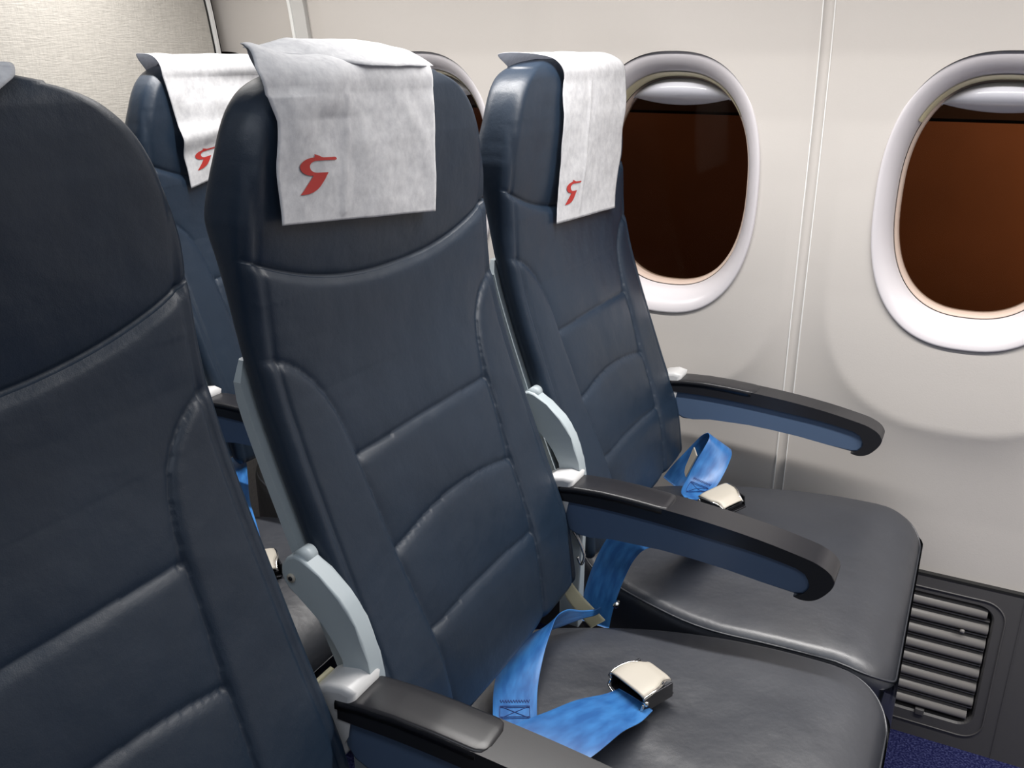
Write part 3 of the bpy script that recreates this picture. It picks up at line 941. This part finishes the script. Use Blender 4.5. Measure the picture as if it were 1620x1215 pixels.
def buckle(parent, loc, fwd, wid, tilt=0.0):
    """lift-latch buckle; fwd = direction away from the webbing"""
    f = Vector(fwd).normalized(); wv = Vector(wid); wv = (wv - f * wv.dot(f)).normalized(); u = wv.cross(f)
    if u.z < 0: u = -u
    mt = Matrix(((f.x, wv.x, u.x, loc[0]), (f.y, wv.y, u.y, loc[1]), (f.z, wv.z, u.z, loc[2]), (0, 0, 0, 1)))
    b = bpy.data.objects.new('buckle', None); COL.objects.link(b); b.parent = parent; b.matrix_local = mt
    # body tray
    bm = bmesh.new()
    box_bm(bm, -.020, .030, -.026, .026, 0.0, .003, bev=.001)
    box_bm(bm, -.020, .026, -.0285, -.0255, 0.0, .020, bev=.0012)
    box_bm(bm, -.020, .026, .0255, .0285, 0.0, .020, bev=.0012)
    box_bm(bm, -.006, .024, -.024, .024, .003, .009, bev=.001)
    o = bm_obj('buckle_body', bm, M['dark_metal'], b); wnorm(o)
    # lid: trapezoid plate, slightly domed, curled edges
    V = []; F = []; nx, ny = 16, 12
    for i in range(nx + 1):
        t = i / nx; x = -.020 + .050 * t
        hw = 0.0275 if t < 0.35 else 0.0275 - 0.0085 * sm(t, 0.35, 0.85)
        for j in range(ny + 1):
            s = -1 + 2 * j / ny
            z = .0205 + .0035 * math.sin(t * PI * .8 + .3) - .0045 * sm(t, .7, 1.0) - .002 * abs(s) ** 6
            V.append((x, s * hw, z))
    for i in range(nx):
        for j in range(ny): a = i * (ny + 1) + j; F.append((a, a + 1, a + ny + 2, a + ny + 1))
    lid = mesh_obj('lid', V, F, M['satin'], b); md = lid.modifiers.new('s', 'SOLIDIFY'); md.thickness = .0022; md.offset = -1
    # chrome side rails and front bar
    for s in (-1, 1):
        tube('side_rail', [(-.021, s * .0285, .0195), (-.008, s * .0288, .0225), (.008, s * .0265, .023), (.020, s * .0215, .0205), (.031, s * .019, .015)], .0017, M['chrome'], b, 8, 5)
        tube('pin', [(-.018, s * .027, .014), (-.018, s * .032, .014)], .0030, M['chrome'], b, 12, 1)
    tube('front_bar', [(-.020, -.028, .012), (-.024, -.027, .005), (-.0265, -.014, .0025), (-.0275, 0, .002), (-.0265, .014, .0025), (-.024, .027, .005), (-.020, .028, .012)], .0017, M['chrome'], b, 8, 5)
    return b

def belt(seat_label, group):
    return empty('seat_belt', (0, 0, 0), seat_label, 'seat belt', group)
GBelt = 'blue seat belts on the seats'
# --- middle seat belt
b = belt('blue seat belt lying on the middle seat, folded with a closed metal buckle', GBelt)
o, fr = ribbon('strap', [
    ((-.378, 0.992, .486), (.0, 0, 1), .008),
    ((-.380, .975, .491), (.0, .05, 1), .009),
    ((-.390, .950, .499), (.15, .08, 1), .014),
    ((-.406, .921, .505), (.45, .22, .80), .034),
    ((-.419, .883, .506), (.72, .34, .52), .050),
    ((-.417, .838, .505), (.84, .40, .28), .054),
    ((-.402, .787, .500), (.88, .44, .10), .052),
    ((-.382, .744, .4985), (.86, .50, .0), .050),
    ((-.364, .712, .498), (.84, .54, .0), .049)], M['belt'], b, camber=0.0)
stitching(fr, fr[-1][4] - .044, fr[-1][4] - .024, o, side=1)
stitching(fr, fr[-1][4] - .044, fr[-1][4] - .024, o, side=-1)
ribbon('strap', [
    ((-.345, .640, .512), (1, .05, -.05), .080),
    ((-.322, .675, .522), (1, .0, -.05), .082),
    ((-.302, .715, .523), (1, -.10, -.04), .078),
    ((-.288, .760, .516), (.95, -.28, -.02), .068),
    ((-.275, .800, .5025), (.88, -.42, .0), .058),
    ((-.267, .826, .4985), (.88, -.45, .0), .050)], M['belt'], b, camber=0.001)
buckle(b, (-.268, .842, .4965), (.32, .62, .03), (.88, -.40, 0))
# --- window seat belt
b = belt('blue seat belt of the window seat, looped up beside the wall with metal tongue', GBelt)
ribbon('strap', [
    ((-.408, 1.046, .420), (1, .10, 0), .046),
    ((-.404, 1.050, .455), (1, .10, 0), .047),
    ((-.394, 1.056, .500), (1, .08, 0), .048),
    ((-.380, 1.062, .540), (1, .05, 0), .048),
    ((-.362, 1.068, .566), (1, .05, -.2), .048),
    ((-.340, 1.080, .574), (.95, .3, -.45), .048),
    ((-.322, 1.110, .556), (.9, .4, -.45), .048),
    ((-.310, 1.150, .522), (.9, .3, -.2), .048),
    ((-.300, 1.190, .502), (.9, .3, 0), .048),
    ((-.290, 1.240, .498), (.9, .3, 0), .048)], M['belt'], b)
tube('anchor_bolt', [(-.372, 1.035, .468), (-.372, 1.045, .468)], .004, M['chrome'], b, 12, 1)
o, fr = ribbon('strap', [
    ((-.420, 1.450, .462), (.86, -.10, -.1), .050),
    ((-.407, 1.462, .482), (.82, .10, -.25), .051),
    ((-.391, 1.472, .506), (.76, .25, -.45), .051),
    ((-.375, 1.477, .530), (.72, .35, -.55), .051),
    ((-.361, 1.474, .549), (.71, .38, -.58), .051),
    ((-.348, 1.463, .560), (.71, .38, -.60), .051),
    ((-.341, 1.447, .558), (.72, .33, -.60), .051),
    ((-.343, 1.431, .545), (.76, .20, -.54), .051),
    ((-.349, 1.413, .526), (.82, -.02, -.40), .051),
    ((-.355, 1.394, .508), (.88, -.25, -.16), .051),
    ((-.358, 1.374, .5000), (.90, -.40, 0), .051),
    ((-.348, 1.356, .4985), (.88, -.45, 0), .050),
    ((-.338, 1.346, .4985), (.86, -.48, 0), .046)], M['belt'], b)
stitching(fr, fr[-1][4] - .050, fr[-1][4] - .030, o, side=1); stitching(fr, fr[-1][4] - .050, fr[-1][4] - .030, o, side=-1)
buckle(b, (-.306, 1.342, .500), (.78, -.55, -.02), (.55, .80, 0.18))
prism = bmesh.new()
tp = [(-.004, -.011), (.044, -.016), (.046, .010), (.006, .008), (-.002, .002)]
T0 = Matrix.Translation((-.394, 1.432, .503)) @ Matrix.Rotation(math.radians(12), 4, 'Z') @ Matrix.Rotation(math.radians(-72), 4, 'Y') @ Matrix.Rotation(math.radians(18), 4, 'X')
va = [prism.verts.new(T0 @ Vector((x, y, 0))) for x, y in tp]; vb = [prism.verts.new(T0 @ Vector((x, y, .0022))) for x, y in tp]
prism.faces.new(va); prism.faces.new(vb[::-1])
for i in range(len(tp)): prism.faces.new((va[i], va[(i + 1) % len(tp)], vb[(i + 1) % len(tp)], vb[i]))
bm_obj('tongue', prism, M['satin'], b, smooth=False)
# --- rear row belt
b = belt('blue seat belt across the cushions of the row behind, seen through the gap', GBelt)
ribbon('strap', [
    ((-1.16, 1.105, .500), (.3, .9, 0), .046),
    ((-1.125, 1.080, .506), (.45, .85, 0), .046),
    ((-1.09, 1.045, .502), (.55, .80, 0), .046),
    ((-1.03, .985, .496), (.6, .78, 0), .046),
    ((-.96, .928, .494), (.62, .76, 0), .042),
    ((-.90, .880, .494), (.62, .76, 0), .036),
    ((-.87, .858, .494), (.62, .76, 0), .034)], M['belt'], b)
ribbon('strap', [
    ((-1.115, 1.17, .490), (.9, .2, .3), .046),
    ((-1.070, 1.160, .505), (.8, .2, .5), .046),
    ((-1.030, 1.17, .510), (.7, .2, .5), .046),
    ((-1.00, 1.20, .498), (.7, .3, .3), .046)], M['belt'], b)
buckle(b, (-.850, .842, .493), (.8, -.55, 0), (.6, .76, 0))

# cream strip in the gap between seats
for (c0,) in ((0,),):
    r = empty('cream_strap', (0, 0, 0), 'short cream plastic strip hanging in the gap beside the middle seat', 'strip')
    ribbon('strip', [((-.432, 0.990, .515), (1, .3, .3), .017), ((-.417, 0.992, .494), (1, .3, .3), .020), ((-.400, 0.994, .476), (1, .2, .3), .023), ((-.382, 0.996, .459), (1, .1, .3), .026)], M['cream'], r, th=.0022)
    tube('clip', [(-.428, 1.006, .590), (-.418, 1.006, .575), (-.410, 1.006, .555), (-.414, 1.006, .540), (-.420, 1.006, .55)], .0022, M['chrome'], r, 8, 6)

# ------------------------------------------------------------------ headrest covers
LOGO_PX = [(680,262),(720,272),(760,292),(800,318),(840,332),(950,335),(1050,338),(1072,348),(1085,368),(1082,388),(1065,398),(960,392),(860,388),(780,388),(720,390),(690,394),(665,405),(642,420),(630,435),(617,460),(612,480),(612,505),(618,530),(626,555),(640,575),(655,590),(670,600),(695,612),(720,618),(800,621),(915,622),(900,655),(885,680),(860,740),(820,810),(770,890),(720,945),(650,990),(580,1015),(500,1026),(425,1026),(480,960),(540,870),(600,780),(665,672),(610,665),(550,645),(500,605),(465,555),(452,515),(450,480),(455,450),(480,405),(520,368),(570,342),(630,326),(690,322),(694,300)]
LOGO = [(.0 + (x - 425) * 7.94e-5, (1026 - y) * 4.37e-5) for x, y in LOGO_PX]
def cover(label, yc, xoff, left, right, bot, ext=None, nu=60, nv=110, seed=1, logo_at=(.026, .0245), ztop=1.1985, tilt=0.0, rear=0.14):
    """left/right: tables v->y ; bot: (zleft, zright); v=0 front bottom, .55 front top edge, .70 rear top edge, 1 rear hem"""
    root = empty('headrest_cover', (xoff, yc, 0), label, 'headrest cover', 'white paper headrest covers')
    def pos(u, v, off=0.0):
        y = lerp_tab(left, v) * (1 - u) + lerp_tab(right, v) * u
        zb = bot[0] * (1 - u) + bot[1] * u
        if v < .5:
            t = v / .5; z = zb + (1.168 - zb) * t; x = xf(z) + 0.0045 + 0.002 * (1 - t); nx, nz = 1, 0
        elif v < .72:
            t = (v - .5) / .22; a = PI * t
            cxm = -0.5885; rx = 0.041 + 0.0; 
            x = cxm + rx * math.copysign(abs(math.cos(a)) ** 0.75, math.cos(a)); z = 1.168 + (ztop - 1.168) * abs(math.sin(a)) ** 0.75; nx, nz = math.cos(a), math.sin(a)
        else:
            t = (v - .72) / .28; z = 1.168 - rear * t; x = -0.6295; nx, nz = -1, 0
        dx = dy = dz = 0
        wr = 0.0022 * noise.noise((y * 18 + seed, z * 14, x * 9)) + 0.0010 * noise.noise((y * 50 + seed, z * 42, x * 20)) + 0.002
        if 0.02 < v < 0.5:
            wr += 0.0016 * math.exp(-((u - 0.45 + 0.1 * (1 - v)) / 0.012) ** 2)
        x += (wr + off) * nx; z += (wr + off) * nz
        y += 0.0025 * noise.noise((z * 25 + seed, 5.2, x * 10)) * (2 * abs(u - .5)) ** 3
        if ext:
            d = ext(u, v); x += d[0]; y += d[1]; z += d[2]
        return Vector((x, y, z))
    V = []; F = []
    for j in range(nv + 1):
        for i in range(nu + 1): V.append(pos(i / nu, j / nv))
    for j in range(nv):
        for i in range(nu): a = j * (nu + 1) + i; F.append((a, a + 1, a + nu + 2, a + nu + 1))
    c = mesh_obj('cloth_sheet', V, F, M['cloth'], root)
    md = c.modifiers.new('s', 'SOLIDIFY'); md.thickness = .0007; md.offset = -1
    if logo_at:
        wd = lerp_tab(right, 0.2) - lerp_tab(left, 0.2); hgt = 1.168 - bot[0]
        bm = bmesh.new()
        vs = []
        for (a, b_) in LOGO:
            u = (a + logo_at[0]) / wd; v = (b_ + logo_at[1]) / hgt * .5
            vs.append(bm.verts.new((u, v, 0)))
        f = bm.faces.new(vs)
        bmesh.ops.triangulate(bm, faces=[f])
        bmesh.ops.subdivide_edges(bm, edges=bm.edges, cuts=2, use_grid_fill=True)
        for v_ in bm.verts: v_.co = pos(v_.co.x, v_.co.y, 0.0009)
        bm_obj('bird_logo', bm, M['red'], root, smooth=True)
    return root, pos

def ext_mid(u, v):
    # crumpled top: peak at the left rear corner, a fold ridge running to the right
    dz = 0; dx = 0; dy = 0
    if v > .50:
        k = sm(v, .52, .64)
        if v > .72: k *= 1 - sm(v, .72, .95) * .6
        pk = math.exp(-((u - .03) / .13) ** 2)
        dz += k * .009 * pk
        dz += k * .0015 * math.sin(u * 19 + 1) - k * .003 * sm(u, .15, .35)
        dy += -.004 * k * pk
    if .40 < v < .56:
        dx += .005 * math.sin((v - .40) / .16 * PI) * math.exp(-((u - .30) / .16) ** 2)
    if v < .5:
        dx += .004 * math.exp(-((u - .10) / .10) ** 2) * sm(v, .2, .45)
    return dx, dy, dz
root_m, pos_m = cover('large white paper headrest cover with red bird logo on the middle seat', .785, 0,
      [(0, -.182), (.25, -.178), (.40, -.172), (.46, -.175), (.54, -.180), (.60, -.158), (.66, -.112), (.72, -.085), (1, -.085)],
      [(0, .066), (.27, .074), (.40, .078), (.5, .085), (.6, .096), (.72, .12), (1, .125)], (1.060, 1.037), ext_mid, seed=2)
# loose fold of the same sheet lying on top of the middle headrest
def fold():
    V = []; F = []; nu, nv = 50, 10
    for j in range(nv + 1):
        t = j / nv
        for i in range(nu + 1):
            u = i / nu
            y = -.118 + .222 * u
            g = 0.12 + .88 * sm(u, .0, .45)
            xr = -.622 + .012 * u; xfr = -.600 + .054 * g - .012 * sm(u, .8, 1.0)
            x = xr + (xfr - xr) * t
            zr = 1.2165 - .010 * u ** 2 - .002 * math.sin(u * 6) - .011 * (1 - sm(u, 0, .28)); zf = 1.2030 - .0125 * g - .003 * u
            z = zr + (zf - zr) * (0.35 * t + .65 * t * t)
            z += 0.0008 * noise.noise((y * 40, x * 50, 1))
            V.append((x, y, z))
    for j in range(nv):
        for i in range(nu): a = j * (nu + 1) + i; F.append((a, a + 1, a + nu + 2, a + nu + 1))
    o = mesh_obj('folded_flap', V, F, M['cloth'], root_m); md = o.modifiers.new('s', 'SOLIDIFY'); md.thickness = .0008
fold()
def ext_w(u, v):
    dz = 0; dy = 0
    if v > .5:
        k = sm(v, .56, .63) * (1 - sm(v, .64, .71))
        dy = -.055 * k * math.exp(-(u / .25) ** 2)
        dz = .003 * k
    return 0, dy, dz
cover('narrow white paper headrest cover with red bird logo on the window seat', 1.265, 0,
      [(0, -.091), (.17, -.081), (.30, -.072), (.45, -.063), (.5, -.052), (.56, -.06), (.64, -.07), (.72, -.05), (1, -.05)],
      [(0, .131), (.10, .143), (.2, .160), (.3, .163), (.42, .180), (.5, .187), (.58, .175), (.72, .170), (1, .17)], (.972, .964), ext_w, seed=8, logo_at=(.026, .0235), rear=.05)
def ext_bw(u, v):
    dx = 0
    if v < .5: dx = .006 * math.sin(v * 24) * (u) + .01 * math.exp(-((v - .22) / .05) ** 2)
    return dx, 0, 0
cover('white paper headrest cover hanging askew on the seat of the row behind', 1.275, -.672,
      [(0, -.135), (.12, -.141), (.30, -.148), (.45, -.158), (.5, -.162), (.62, -.160), (.72, -.115), (1, -.10)],
      [(0, .100), (.5, .085), (.56, .074), (.72, .07), (1, .07)], (.984, 1.03), ext_bw, seed=5, logo_at=(.020, .0245), rear=.05)
cover('white paper headrest cover on top of the nearest aisle seat', .297, 0,
      [(0, -.15), (1, -.12)], [(0, .03), (.45, .045), (.5, .060), (.55, .092), (.60, .108), (.72, .12), (1, .12)], (1.04, 1.04), None, seed=3, ztop=1.1925)

# put the origin of each belt and strip at its own base instead of the cabin origin
bpy.context.view_layer.update()
for o in list(COL.objects):
    if o.type == 'EMPTY' and o.parent is None and o.name.split('.')[0] in ('seat_belt', 'cream_strap'):
        pts = [c.matrix_world @ Vector(b) for c in o.children_recursive if c.type == 'MESH' for b in c.bound_box]
        base = Vector(((min(p.x for p in pts) + max(p.x for p in pts)) / 2, (min(p.y for p in pts) + max(p.y for p in pts)) / 2, min(p.z for p in pts)))
        o.location = base
        for c in o.children: c.location = c.location - base
